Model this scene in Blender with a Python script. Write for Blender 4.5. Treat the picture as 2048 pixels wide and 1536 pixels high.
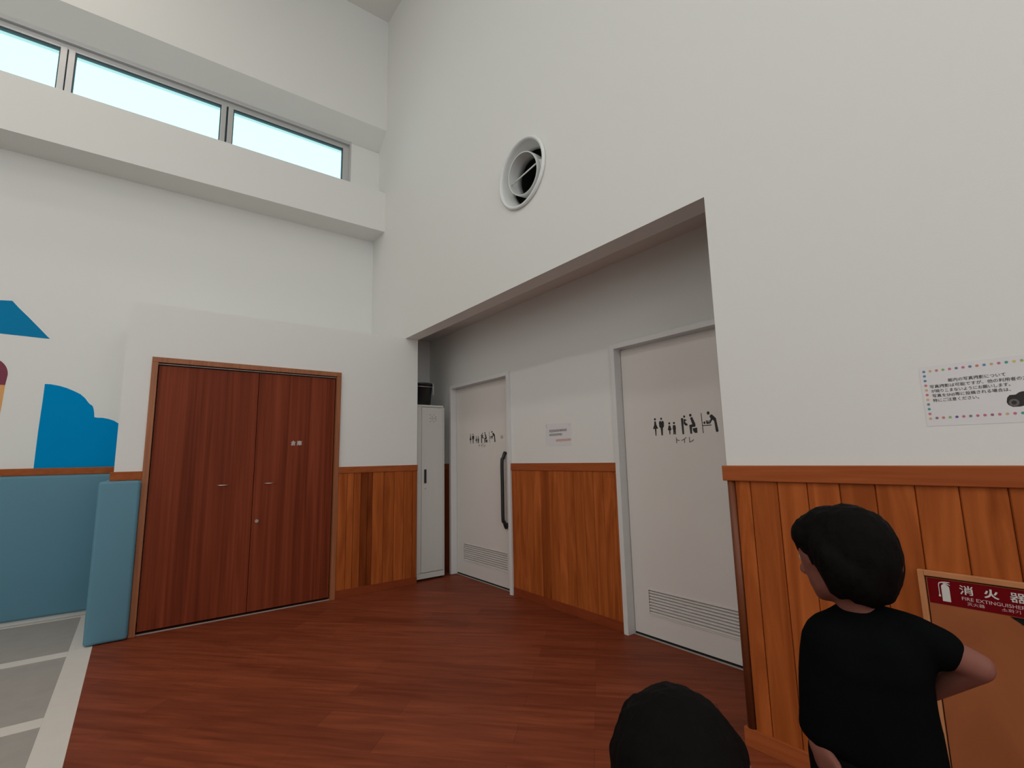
import bpy, bmesh, math, random
from mathutils import Vector, Matrix, Euler, noise

# ------------------------------------------------------------------ clear
for o in list(bpy.data.objects):
    bpy.data.objects.remove(o, do_unlink=True)
S = bpy.context.scene
C = S.collection
D = bpy.data

# ------------------------------------------------------------------ camera
F_PX, YAW, PITCH, ROLL = 981.86, 0.9219, 0.1487, -0.0215
cd = D.cameras.new('camera')
cam = D.objects.new('camera', cd)
C.objects.link(cam)
cd.sensor_width = 36.0
cd.lens = F_PX / 2048.0 * 36.0
cd.clip_start = 0.05
fw = Vector((math.cos(PITCH) * math.cos(YAW), math.cos(PITCH) * math.sin(YAW), math.sin(PITCH)))
rt = Vector((math.sin(YAW), -math.cos(YAW), 0))
up = rt.cross(fw)
r2 = rt * math.cos(ROLL) + up * math.sin(ROLL)
u2 = -rt * math.sin(ROLL) + up * math.cos(ROLL)
M = Matrix((r2, u2, -fw)).transposed().to_4x4()
M.translation = Vector((-2.119, -4.5973, 1.2))
cam.matrix_world = M
S.camera = cam

# ------------------------------------------------------------------ world, exposure
S.view_settings.view_transform = 'Standard'
S.view_settings.look = 'None'
S.view_settings.gamma = 1.0
S.view_settings.use_curve_mapping = False
S.view_settings.exposure = 0.0
w = D.worlds.new('sky'); S.world = w
w.use_nodes = True
wn = w.node_tree.nodes; wl = w.node_tree.links
bg = wn['Background']
tc = wn.new('ShaderNodeTexCoord'); sx = wn.new('ShaderNodeSeparateXYZ')
cr = wn.new('ShaderNodeValToRGB')
wl.new(tc.outputs['Generated'], sx.inputs[0]); wl.new(sx.outputs['Z'], cr.inputs[0])
cr.color_ramp.elements[0].position = 0.0; cr.color_ramp.elements[0].color = (0.452, 0.80, 0.84, 1)
cr.color_ramp.elements[1].position = 1.0; cr.color_ramp.elements[1].color = (0.41, 0.76, 0.85, 1)
wl.new(cr.outputs[0], bg.inputs['Color'])
bg.inputs['Strength'].default_value = 2.2

def area(name, loc, rot, sx_, sy_, energy, col, shape='RECTANGLE', spread=180):
    ld = D.lights.new(name, 'AREA'); ld.shape = shape; ld.size = sx_
    if shape in ('RECTANGLE', 'ELLIPSE'): ld.size_y = sy_
    ld.energy = energy; ld.color = col; ld.spread = math.radians(spread)
    o = D.objects.new(name, ld); C.objects.link(o); o.location = loc; o.rotation_euler = rot
    return o

# ceiling lamps of the hall (two rows of round high-bay lights)
LAMP_SPOTS = [(-3.3, -0.5, 13), (-3.3, -2.9, 6), (-3.3, -5.3, 23), (-5.7, -1.7, 24), (-5.7, -4.1, 24), (-5.7, -6.5, 23)]
for lx, ly, le in LAMP_SPOTS:
    area('ceiling_light', (lx, ly, 6.52), (0, 0, 0), 0.45, 0.45, le, (1.0, 0.89, 0.77) if ly > -1 else (1.0, 0.965, 0.92), 'DISK')
# added fill lights standing in for unseen daylight, inside solid walls behind the camera
area('fill_light_rear', (-2.3, -8.05, 3.6), (math.radians(87), 0, 0), 4.2, 4.6, 98, (0.93, 0.985, 1.0))
area('fill_light_side', (-7.45, -3.9, 3.4), (0, math.radians(-89), 0), 3.8, 5.6, 37, (0.93, 0.985, 1.0))

# ------------------------------------------------------------------ materials
def mat(name, col, rough=0.6, metal=0.0, spec=0.5, bump=0.0, bscale=200.0, var=0.0, vscale=3.0):
    m = D.materials.new(name); m.use_nodes = True
    n = m.node_tree.nodes; l = m.node_tree.links; b = n['Principled BSDF']
    b.inputs['Base Color'].default_value = (*col, 1)
    b.inputs['Roughness'].default_value = rough
    b.inputs['Metallic'].default_value = metal
    b.inputs['Specular IOR Level'].default_value = spec
    t = n.new('ShaderNodeTexCoord')
    if bump > 0:
        nz = n.new('ShaderNodeTexNoise'); nz.inputs['Scale'].default_value = bscale
        nz.inputs['Detail'].default_value = 3
        l.new(t.outputs['Object'], nz.inputs['Vector'])
        bp = n.new('ShaderNodeBump'); bp.inputs['Strength'].default_value = bump
        bp.inputs['Distance'].default_value = 0.002
        l.new(nz.outputs['Fac'], bp.inputs['Height']); l.new(bp.outputs[0], b.inputs['Normal'])
    if var > 0:
        nz = n.new('ShaderNodeTexNoise'); nz.inputs['Scale'].default_value = vscale
        nz.inputs['Detail'].default_value = 4
        l.new(t.outputs['Object'], nz.inputs['Vector'])
        mx = n.new('ShaderNodeMix'); mx.data_type = 'RGBA'
        mx.inputs[6].default_value = (*[c * (1 - var) for c in col], 1)
        mx.inputs[7].default_value = (*[min(1, c * (1 + var)) for c in col], 1)
        l.new(nz.outputs['Fac'], mx.inputs[0]); l.new(mx.outputs[2], b.inputs['Base Color'])
    return m

def mat_wood(name, dark, light, stretch=(14, 14, 0.7), rough=0.45, attr=None, dist=1.5, contrast=(0.3, 0.72), tones=None, spec=0.35):
    """streaky wood; the grain runs along the axis with the small stretch value"""
    m = D.materials.new(name); m.use_nodes = True
    n = m.node_tree.nodes; l = m.node_tree.links; b = n['Principled BSDF']
    b.inputs['Roughness'].default_value = rough
    b.inputs['Specular IOR Level'].default_value = spec
    t = n.new('ShaderNodeTexCoord'); mp = n.new('ShaderNodeMapping'); mp.inputs['Scale'].default_value = stretch
    l.new(t.outputs['Object'], mp.inputs['Vector'])
    src = mp.outputs[0]
    at = None
    if attr:
        at = n.new('ShaderNodeAttribute'); at.attribute_name = attr
        va = n.new('ShaderNodeVectorMath'); va.operation = 'SCALE'; va.inputs['Scale'].default_value = 37.0
        cb = n.new('ShaderNodeCombineXYZ')
        for k in range(3): l.new(at.outputs['Fac'], cb.inputs[k])
        l.new(cb.outputs[0], va.inputs[0])
        ad = n.new('ShaderNodeVectorMath'); ad.operation = 'ADD'
        l.new(src, ad.inputs[0]); l.new(va.outputs[0], ad.inputs[1]); src = ad.outputs[0]
    nz = n.new('ShaderNodeTexNoise'); nz.inputs['Scale'].default_value = 1.0
    nz.inputs['Detail'].default_value = 6; nz.inputs['Distortion'].default_value = dist
    l.new(src, nz.inputs['Vector'])
    rp = n.new('ShaderNodeValToRGB')
    rp.color_ramp.elements[0].position = contrast[0]; rp.color_ramp.elements[0].color = (*dark, 1)
    rp.color_ramp.elements[1].position = contrast[1]; rp.color_ramp.elements[1].color = (*light, 1)
    l.new(nz.outputs['Fac'], rp.inputs[0])
    out = rp.outputs[0]
    if attr:
        tr = n.new('ShaderNodeValToRGB'); tones = tones or [(0, (0.6, 0.55, 0.5)), (0.5, (1, 1, 1)), (1, (1.35, 1.45, 1.6))]
        e = tr.color_ramp.elements
        while len(e) < len(tones): e.new(0.5)
        for k, (p, c) in enumerate(tones): e[k].position = p; e[k].color = (*c, 1)
        l.new(at.outputs['Fac'], tr.inputs[0])
        mu = n.new('ShaderNodeMix'); mu.data_type = 'RGBA'; mu.blend_type = 'MULTIPLY'; mu.inputs[0].default_value = 1
        l.new(out, mu.inputs[6]); l.new(tr.outputs[0], mu.inputs[7]); out = mu.outputs[2]
    l.new(out, b.inputs['Base Color'])
    return m

WHITE = mat('wall_paint', (0.78, 0.775, 0.75), 0.75, spec=0.3, bump=0.10, bscale=160)
WHITE2 = mat('ceiling_paint', (0.76, 0.74, 0.71), 0.8, spec=0.3, bump=0.2, bscale=160)
DOORW = mat('door_sheet', (0.74, 0.695, 0.66), 0.42, spec=0.4, var=0.02)
JAMB = mat('door_frame_metal', (0.72, 0.71, 0.70), 0.4, spec=0.4)
ALU = mat('aluminium', (0.56, 0.56, 0.56), 0.38, metal=0.6)
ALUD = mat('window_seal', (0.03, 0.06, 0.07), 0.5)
BLACK = mat('black_plastic', (0.012, 0.013, 0.014), 0.4)
DARK = mat('dark_void', (0.006, 0.006, 0.006), 0.9)
PAD = mat('pad_vinyl', (0.115, 0.255, 0.335), 0.55, spec=0.2, bump=0.2, bscale=90, var=0.05, vscale=2)
TRIMW = mat_wood('rail_wood', (0.30, 0.075, 0.020), (0.40, 0.11, 0.033), (9, 1.2, 20), 0.5, spec=0.1)
BASEW = mat_wood('baseboard_wood', (0.22, 0.042, 0.013), (0.27, 0.056, 0.018), (3, 3, 9), 0.5, spec=0.1)
TRIMY = mat_wood('rail_wood_y', (0.30, 0.070, 0.019), (0.40, 0.105, 0.031), (1.2, 1.2, 25), 0.5, spec=0.1)
CAB = mat_wood('cabinet_wood', (0.125, 0.022, 0.0075), (0.27, 0.056, 0.023), (26, 26, 0.55), 0.5, spec=0.10, dist=0.6, contrast=(0.28, 0.75))
CABF = mat_wood('cabinet_frame_wood', (0.27, 0.09, 0.035), (0.40, 0.145, 0.06), (30, 30, 1.2), 0.5)
BOARDS = mat_wood('wainscot_boards', (0.28, 0.062, 0.012), (0.50, 0.130, 0.030), (9, 9, 0.9), 0.5, spec=0.10, attr='tone', dist=2.2,
                  tones=[(0, (0.42, 0.36, 0.33)), (0.3, (0.72, 0.66, 0.62)), (0.6, (0.92, 0.92, 0.9)), (1, (1.1, 1.12, 1.15))])
LTONE = mat_wood('box_frame_wood', (0.46, 0.19, 0.08), (0.56, 0.25, 0.11), (6, 6, 2), 0.5, spec=0.1)
PLY = mat_wood('box_door_wood', (0.30, 0.092, 0.034), (0.36, 0.118, 0.044), (3, 3, 1.5), 0.55, spec=0.08, dist=3)
METAL = mat('brushed_metal', (0.7, 0.68, 0.64), 0.28, metal=1.0)
LOCKER = mat('locker_steel', (0.60, 0.59, 0.56), 0.42, spec=0.45)
SKIN = mat('skin', (0.20, 0.075, 0.055), 0.6, spec=0.15, var=0.06, vscale=12)
HAIR = mat('black_hair', (0.004, 0.0033, 0.003), 0.7, spec=0.05, bump=0.8, bscale=120)
SHIRT = mat('black_cotton', (0.0038, 0.0042, 0.0042), 0.95, spec=0.01, bump=0.3, bscale=600)
PANTS = mat('black_shorts_cloth', (0.005, 0.005, 0.0055), 0.95, spec=0.02, bump=0.3, bscale=500)
THRESH = mat('threshold_metal', (0.42, 0.39, 0.36), 0.5, spec=0.3)
SHOE = mat('shoe_cloth', (0.05, 0.05, 0.06), 0.8)
EYEM = mat('eye_white', (0.38, 0.36, 0.35), 0.3)
PAPER = mat('paper', (0.74, 0.72, 0.73), 0.45, spec=0.5)
INK = mat('black_ink', (0.018, 0.015, 0.014), 0.6)
INKG = mat('grey_ink', (0.12, 0.11, 0.11), 0.6)
ORANGE_INK = mat('orange_ink', (0.62, 0.16, 0.05), 0.6)
LETTER_W = mat('white_letter', (0.62, 0.60, 0.56), 0.5)
PINK_W = mat('pale_letter', (0.62, 0.42, 0.42), 0.5)
RED = mat('red_sheet', (0.15, 0.002, 0.005), 0.55, spec=0.08)
MUR_BLUE = mat('mural_blue', (0.0, 0.26, 0.58), 0.7, spec=0.02)
MUR_BLUE2 = mat('mural_roof_blue', (0.008, 0.215, 0.44), 0.7, spec=0.04)
MUR_MAR = mat('mural_maroon', (0.21, 0.04, 0.07), 0.65, spec=0.3)
MUR_OR = mat('mural_orange', (0.75, 0.37, 0.13), 0.65, spec=0.3)
GREYF = mat('grey_floor_sheet', (0.38, 0.34, 0.305), 0.6, spec=0.3, bump=0.15, bscale=80, var=0.10, vscale=9)
LINEF = mat('white_floor_strip', (0.70, 0.64, 0.58), 0.6, spec=0.3, var=0.04, vscale=12)
VENTW = mat('vent_plastic', (0.74, 0.75, 0.74), 0.45, spec=0.4)
BLUEB = mat('bucket_blue', (0.02, 0.06, 0.09), 0.35)
CLOTHW = mat('bag_plastic', (0.62, 0.66, 0.68), 0.5)

def mat_floor():
    m = D.materials.new('floor_planks'); m.use_nodes = True
    n = m.node_tree.nodes; l = m.node_tree.links; b = n['Principled BSDF']
    b.inputs['Roughness'].default_value = 0.5; b.inputs['Specular IOR Level'].default_value = 0.12
    t = n.new('ShaderNodeTexCoord'); mp = n.new('ShaderNodeMapping')
    mp.inputs['Rotation'].default_value = (0, 0, math.radians(47))
    l.new(t.outputs['Object'], mp.inputs['Vector'])
    br = n.new('ShaderNodeTexBrick'); br.offset = 0.37; br.offset_frequency = 2
    br.inputs['Scale'].default_value = 1.0
    br.inputs['Brick Width'].default_value = 0.92; br.inputs['Row Height'].default_value = 0.152
    br.inputs['Mortar Size'].default_value = 0.0012; br.inputs['Mortar Smooth'].default_value = 0.3
    br.inputs['Color1'].default_value = (0.205, 0.046, 0.019, 1)
    br.inputs['Color2'].default_value = (0.265, 0.062, 0.026, 1)
    br.inputs['Mortar'].default_value = (0.15, 0.034, 0.014, 1)
    l.new(mp.outputs[0], br.inputs['Vector'])
    m2 = n.new('ShaderNodeMapping'); m2.inputs['Scale'].default_value = (2.2, 26, 1)
    l.new(mp.outputs[0], m2.inputs['Vector'])
    nz = n.new('ShaderNodeTexNoise'); nz.inputs['Scale'].default_value = 1; nz.inputs['Detail'].default_value = 7
    nz.inputs['Distortion'].default_value = 0.8
    l.new(m2.outputs[0], nz.inputs['Vector'])
    rp = n.new('ShaderNodeValToRGB')
    rp.color_ramp.elements[0].position = 0.3; rp.color_ramp.elements[0].color = (0.68, 0.60, 0.56, 1)
    rp.color_ramp.elements[1].position = 0.7; rp.color_ramp.elements[1].color = (1.12, 1.12, 1.12, 1)
    l.new(nz.outputs['Fac'], rp.inputs[0])
    mu = n.new('ShaderNodeMix'); mu.data_type = 'RGBA'; mu.blend_type = 'MULTIPLY'; mu.inputs[0].default_value = 1
    l.new(br.outputs['Color'], mu.inputs[6]); l.new(rp.outputs[0], mu.inputs[7])
    l.new(mu.outputs[2], b.inputs['Base Color'])
    return m
FLOOR = mat_floor()

def mat_glass():
    m = D.materials.new('window_glass'); m.use_nodes = True
    n = m.node_tree.nodes; l = m.node_tree.links
    n.remove(n['Principled BSDF'])
    tr = n.new('ShaderNodeBsdfTransparent'); tr.inputs[0].default_value = (0.985, 1.0, 1.0, 1)
    gl = n.new('ShaderNodeBsdfGlossy'); gl.inputs['Roughness'].default_value = 0.02
    fr = n.new('ShaderNodeFresnel'); fr.inputs['IOR'].default_value = 1.45
    mx = n.new('ShaderNodeMixShader')
    l.new(fr.outputs[0], mx.inputs[0]); l.new(tr.outputs[0], mx.inputs[1]); l.new(gl.outputs[0], mx.inputs[2])
    l.new(mx.outputs[0], n['Material Output'].inputs['Surface'])
    return m
GLASS = mat_glass()

# ------------------------------------------------------------------ helpers
def bx(bm, x0, x1, y0, y1, z0, z1, tone=None, lay=None):
    vs = [bm.verts.new((x, y, z)) for x in (x0, x1) for y in (y0, y1) for z in (z0, z1)]
    q = [(0, 1, 3, 2), (4, 6, 7, 5), (0, 4, 5, 1), (2, 3, 7, 6), (0, 2, 6, 4), (1, 5, 7, 3)]
    fs = [bm.faces.new([vs[i] for i in f]) for f in q]
    if lay is not None:
        for f in fs: f[lay] = tone
    return fs

def obj(name, bm, m, parent=None, bevel=0.0, smooth=False, seg=2):
    me = D.meshes.new(name)
    if isinstance(bm, bmesh.types.BMesh):
        bmesh.ops.recalc_face_normals(bm, faces=bm.faces[:])
        bm.to_mesh(me); bm.free()
    else:
        me = bm
    o = D.objects.new(name, me); C.objects.link(o)
    if m is not None:
        me.materials.clear(); me.materials.append(m)
    if smooth:
        for p in me.polygons: p.use_smooth = True
    if bevel > 0:
        b = o.modifiers.new('bevel', 'BEVEL'); b.width = bevel; b.segments = seg; b.limit_method = 'ANGLE'
    if parent is not None: o.parent = parent
    return o

def box(name, m, x0, x1, y0, y1, z0, z1, parent=None, bevel=0.0, seg=2):
    bm = bmesh.new(); bx(bm, min(x0, x1), max(x0, x1), min(y0, y1), max(y0, y1), min(z0, z1), max(z0, z1))
    return obj(name, bm, m, parent, bevel, seg=seg)

def tag(o, label=None, cat=None, group=None, kind=None):
    if label: o['label'] = label
    if cat: o['category'] = cat
    if group: o['group'] = group
    if kind: o['kind'] = kind
    return o

def struct(o, label=None):
    o['kind'] = 'structure'
    if label: o['label'] = label
    return o

def empty(name, loc=(0, 0, 0)):
    o = D.objects.new(name, None); C.objects.link(o); o.location = loc; o.empty_display_size = 0.1
    return o

def adopt(child, parent):
    """parent while keeping the child where it stands (the parent has only a location)"""
    child.parent = parent
    child.matrix_parent_inverse = Matrix.Translation(parent.location).inverted()
    return child

def frame_m(origin, right, upv):
    right = Vector(right).normalized(); upv = Vector(upv).normalized(); nn = right.cross(upv)
    m = Matrix((right, upv, nn)).transposed().to_4x4(); m.translation = Vector(origin)
    return m

def shape_mesh(polys, depth, fr, name='shape', res=8):
    """closed 2-D outlines (holes by even-odd) filled and extruded by depth, set in the frame fr"""
    cu = D.curves.new(name, 'CURVE'); cu.dimensions = '2D'; cu.fill_mode = 'BOTH'
    cu.extrude = depth / 2
    for pts in polys:
        sp = cu.splines.new('POLY'); sp.points.add(len(pts) - 1)
        for i, p in enumerate(pts): sp.points[i].co = (p[0], p[1], 0, 1)
        sp.use_cyclic_u = True
    o = D.objects.new(name, cu); C.objects.link(o)
    dg = bpy.context.evaluated_depsgraph_get(); dg.update()
    me = D.meshes.new_from_object(o.evaluated_get(dg))
    D.objects.remove(o); D.curves.remove(cu)
    me.transform(Matrix.Translation((0, 0, depth / 2)))
    me.transform(fr)
    return me

def shape(name, polys, depth, fr, m, parent=None, **k):
    return obj(name, shape_mesh(polys, depth, fr, name), m, parent, **k)

def text_mesh(s, fr, u, v, width=None, height=None, depth=0.0006, bold=0.0, name='text', spacing=1.0):
    """text whose box starts at (u, v) in the frame, fitted to width and/or height"""
    cu = D.curves.new(name, 'FONT'); cu.body = s; cu.size = 1.0
    cu.extrude = 0.0; cu.offset = bold; cu.space_character = spacing; cu.resolution_u = 3
    o = D.objects.new(name, cu); C.objects.link(o)
    dg = bpy.context.evaluated_depsgraph_get(); dg.update()
    me = D.meshes.new_from_object(o.evaluated_get(dg))
    D.objects.remove(o); D.curves.remove(cu)
    if not me.vertices: return me
    xs = [q.co.x for q in me.vertices]; ys = [q.co.y for q in me.vertices]
    bw = max(xs) - min(xs); bh = max(ys) - min(ys)
    sx_ = width / bw if width else height / bh
    sy_ = height / bh if height else sx_
    me.transform(Matrix.Translation((-min(xs), -min(ys), 0)))
    me.transform(Matrix.Diagonal((sx_, sy_, 1, 1)))
    me.transform(Matrix.Translation((u, v, depth)))
    me.transform(fr)
    return me

def join(meshes):
    bm = bmesh.new()
    for me in meshes:
        bm.from_mesh(me); D.meshes.remove(me)
    return bm

def circ(cx, cy, r, n=24, ry=None):
    return [(cx + r * math.cos(2 * math.pi * i / n), cy + (ry or r) * math.sin(2 * math.pi * i / n)) for i in range(n)]

def spline(pts, n=8, closed=True):
    out = []; N = len(pts)
    for i in range(N if closed else N - 1):
        p0, p1, p2, p3 = [Vector(pts[(i + k) % N]) for k in (-1, 0, 1, 2)]
        for j in range(n):
            t = j / n
            out.append(tuple(0.5 * ((2 * p1) + (-p0 + p2) * t + (2 * p0 - 5 * p1 + 4 * p2 - p3) * t * t + (-p0 + 3 * p1 - 3 * p2 + p3) * t ** 3)))
    return out

def tube(bm, pts, r, n=12, cap=True):
    pts = [Vector(p) for p in pts]; rings = []
    ax = [sum(abs((q - p).normalized()[k]) for p, q in zip(pts, pts[1:])) for k in range(3)]
    ref = Vector([1.0 if k == ax.index(min(ax)) else 0.0 for k in range(3)])
    for i, p in enumerate(pts):
        d = (pts[min(i + 1, len(pts) - 1)] - pts[max(i - 1, 0)]).normalized()
        a = d.cross(ref)
        if a.length < 1e-3: a = d.cross(Vector((1, 0, 0)))
        a.normalize(); b = a.cross(d)
        rr = r[i] if isinstance(r, (list, tuple)) else r
        rings.append([bm.verts.new(p + a * rr * math.cos(2 * math.pi * k / n) + b * rr * math.sin(2 * math.pi * k / n)) for k in range(n)])
    for A, B in zip(rings, rings[1:]):
        for k in range(n): bm.faces.new((A[k], A[(k + 1) % n], B[(k + 1) % n], B[k]))
    if cap:
        bm.faces.new(rings[0]); bm.faces.new(rings[-1])

def lathe(bm, prof, fr, n=64):
    """profile [(radius, height)] turned about the frame's normal"""
    rings = []
    for (r, h) in prof:
        rings.append([bm.verts.new(fr @ Vector((r * math.cos(2 * math.pi * k / n), r * math.sin(2 * math.pi * k / n), h))) for k in range(n)])
    for A, B in zip(rings, rings[1:]):
        for k in range(n): bm.faces.new((A[k], A[(k + 1) % n], B[(k + 1) % n], B[k]))
    return rings

# ------------------------------------------------------------------ dimensions of the hall (metres)
T = 0.14            # thickness of the right wall
ZH = 2.44           # head of the opening to the toilets
YO = -3.39          # near jamb of that opening
XB = 0.625          # back wall of the toilet alcove
YE = 0.66           # far end wall of the alcove
XS = -2.25          # left end of the closet wall
YF = 0.605          # face of the fascia
YM = 0.957          # mural wall
YW = 0.823          # window plane
ZSO = 3.849; ZSI = 4.337; ZHD = 5.148; ZFR = 4.97; ZC = 6.635
ZD = 1.148          # dado rail top
XL, YR = -7.6, -8.2

# ------------------------------------------------------------------ floor
bm = bmesh.new(); bx(bm, -2.272, 1.0, YR, 1.2, -0.05, 0.0)
struct(obj('floor', bm, FLOOR), 'reddish brown wood plank floor laid diagonally')
fl = struct(box('floor', GREYF, XL, -2.272, YR, YM + 0.05, -0.05, -0.002), 'grey sheet floor of the play area with white strips')
# white strips: one along the border, others across
box('floor_strip', LINEF, -2.392, -2.272, YR, 0.957, -0.004, 0.0, fl)
yy = -0.115
for yc in (1.02 - 0.08, -0.115, -1.195, -2.275, -3.355, -4.435, -5.515, -6.595, -7.675):
    box('floor_strip', LINEF, XL, -2.3925, yc - 0.05, yc + 0.05 if yc > 0.5 else yc + 0.055, -0.004, 0.0, fl)
for xc in (-3.52, -4.64, -5.76, -6.88):
    ylist = [0.89, -0.06, -0.17, -1.14, -1.245, -2.22, -2.325, -3.30, -3.405, -4.38, -4.485, -5.46, -5.565, -6.54, -6.645, -7.62, -7.725, -8.2]
    for a, b_ in zip(ylist[0::2], ylist[1::2]):
        box('floor_strip', LINEF, xc - 0.05, xc + 0.05, min(a, b_) , max(a, b_), -0.004, 0.0, fl)

# ------------------------------------------------------------------ right wall with the opening and the round hole for the air nozzle
VY, VZ, VR = -1.985, 3.275, 0.243
FRW = frame_m((T, 0, 0), (0, -1, 0), (0, 0, 1))          # u = -y, v = z, normal -x
outline = [(-YM - 0.1, ZH), (-0.0, ZH), (-YO, ZH), (-YO, 0), (-YR, 0), (-YR, ZC), (-YM - 0.1, ZC)]
wr = struct(shape('wall_right', [outline, circ(-VY, VZ, VR, 64)], T, FRW, WHITE), 'tall white right wall with an opening to the toilets')

# closet wall (stands forward of the mural wall)
FCW = frame_m((0, 0.10, 0), (1, 0, 0), (0, 0, 1))        # u = x, v = z, normal -y
CX0, CX1, CZ = -2.085, -0.648, 2.022
cw_out = [(XS, 0), (CX0 + 0.01, 0), (CX0 + 0.01, CZ - 0.01), (CX1 - 0.01, CZ - 0.01), (CX1 - 0.01, 0), (T, 0), (T, ZH), (XS, ZH)]
cw = struct(shape('wall_left', [cw_out], 0.10, FCW, WHITE), 'white closet wall standing forward of the mural wall')
bm = bmesh.new()
bx(bm, XS, XS + 0.1, 0.10, YM, 0, ZH - 0.06); bx(bm, 0.04, T, 0.10, YM + 0.1, 0, ZH - 0.06); bx(bm, XS, T, 0.10, YM, ZH - 0.06, ZH)
bx(bm, CX0 - 0.02, CX1 + 0.02, 0.35, 0.40, 0, 2.3)
obj('closet_shell', bm, WHITE, cw)
# mural wall, fascia, window wall
bm = bmesh.new()
bx(bm, XL, 0.0, YM, YM + 0.12, 0, ZSO)
struct(obj('wall_left', bm, WHITE), 'white mural wall with painted shapes')
def profile_x(name, prof, x0, x1, m):
    bm = bmesh.new()
    a = [bm.verts.new((x0, y, z)) for y, z in prof]; b = [bm.verts.new((x1, y, z)) for y, z in prof]
    bm.faces.new(a); bm.faces.new(b[::-1])
    for i in range(len(prof)):
        j = (i + 1) % len(prof); bm.faces.new((a[i], a[j], b[j], b[i]))
    return obj(name, bm, m)
struct(profile_x('wall_left', [(YF, ZSO), (YM + 0.12, ZSO), (YM + 0.12, ZSI - 0.02), (YW, ZSI - 0.02), (YF, ZSI)], XL, 0.0, WHITE), 'white fascia below the clerestory windows')
struct(profile_x('wall_left', [(YF, ZHD), (YW + 0.02, ZFR - 0.005), (YM + 0.12, ZFR - 0.005), (YM + 0.12, ZC), (YF, ZC)], XL, 0.0, WHITE), 'white upper wall above the clerestory windows')
XWR = -0.346
struct(box('wall_left', WHITE, XWR, 0.0, YW, YM + 0.1, ZSI - 0.02, ZFR - 0.005), 'short white wall right of the last clerestory window')
struct(box('ceiling', WHITE2, XL, T, YR, YM + 0.12, ZC, ZC + 0.1), 'high white ceiling of the hall')

# solid rear and side walls without windows (behind the camera)
FR_ = frame_m((0, YR, 0), (1, 0, 0), (0, 0, 1))
wo = [(XL, 0), (T, 0), (T, ZC), (XL, ZC)]
struct(shape('wall_rear', [wo], 0.12, frame_m((0, YR, 0), (1, 0, 0), (0, 0, 1)), WHITE))
struct(shape('wall_side', [[(YR, 0), (YM + 0.1, 0), (YM + 0.1, ZC), (YR, ZC)]], 0.12, frame_m((XL - 0.12, 0, 0), (0, 1, 0), (0, 0, 1)), WHITE))

# ------------------------------------------------------------------ alcove
D1A, D1B = 0.148, -0.955      # outer frame of the far toilet door (y)
D2A, D2B = -2.212, -3.30      # outer frame of the near toilet door (y)
ZDR = 2.005
FAL = frame_m((XB + 0.12, 0, 0), (0, -1, 0), (0, 0, 1))
def rect(a, b, c, d): return [(a, c), (b, c), (b, d), (a, d)]
ZAC = 2.62
aw = struct(shape('wall_alcove', [[(-1.0, 0), (-D1A + .01, 0), (-D1A + .01, ZDR - .01), (-D1B - .01, ZDR - .01), (-D1B - .01, 0), (-D2A + .01, 0), (-D2A + .01, ZDR - .01), (-D2B - .01, ZDR - .01), (-D2B - .01, 0), (4.4, 0), (4.4, ZAC), (-1.0, ZAC)]],
                         0.12, FAL, WHITE), 'white back wall of the toilet alcove')
struct(box('wall_alcove_end', WHITE, T, XB, YE, YE + 0.1, 0, ZAC), 'far end wall of the toilet alcove')
struct(box('wall_alcove_near', WHITE, T, XB, -4.4, -4.3, 0, ZAC), 'near end wall of the toilet alcove')
struct(box('ceiling', WHITE2, T, XB + 0.12, -4.4, YE + 0.1, ZAC, ZAC + 0.08), 'low ceiling of the toilet alcove')

# ------------------------------------------------------------------ clerestory window
wr_ = struct(empty('window_1', (-4.0, YW, ZSI)), 'long clerestory window with grey aluminium frames, sky behind')
PANES = [(-4.05, -2.925), (-2.825, -1.690), (-1.580, -0.440)]
mull = [(-4.05 - 0.11, -4.05), (-2.925, -2.825), (-1.690, -1.580)]
xs_l = XL + 0.2
fr_t, fr_b = 4.872, 4.30
fz = 4.985
bm = bmesh.new()
bx(bm, xs_l, XWR, YW, YW + 0.07, fr_t + 0.07, fz)            # head
bx(bm, xs_l, XWR, YW + 0.03, YW + 0.07, fr_t + 0.0185, fr_t + 0.07)
bx(bm, xs_l, XWR, YW + 0.062, YW + 0.07, fr_b, fr_t) if False else None
bx(bm, xs_l, XWR, YW, YW + 0.07, fr_b - 0.03, fr_b + 0.02)
bx(bm, XWR - 0.02, XWR, YW - 0.004, YW + 0.07, fr_b, fz)
bx(bm, xs_l, xs_l + 0.06, YW, YW + 0.07, fr_b, fz)
adopt(obj('window_frame', bm, ALU, bevel=0.003), wr_)
allp = [(-7.34, -6.42), (-6.31, -5.29), (-5.18, -4.16)] + PANES
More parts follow.
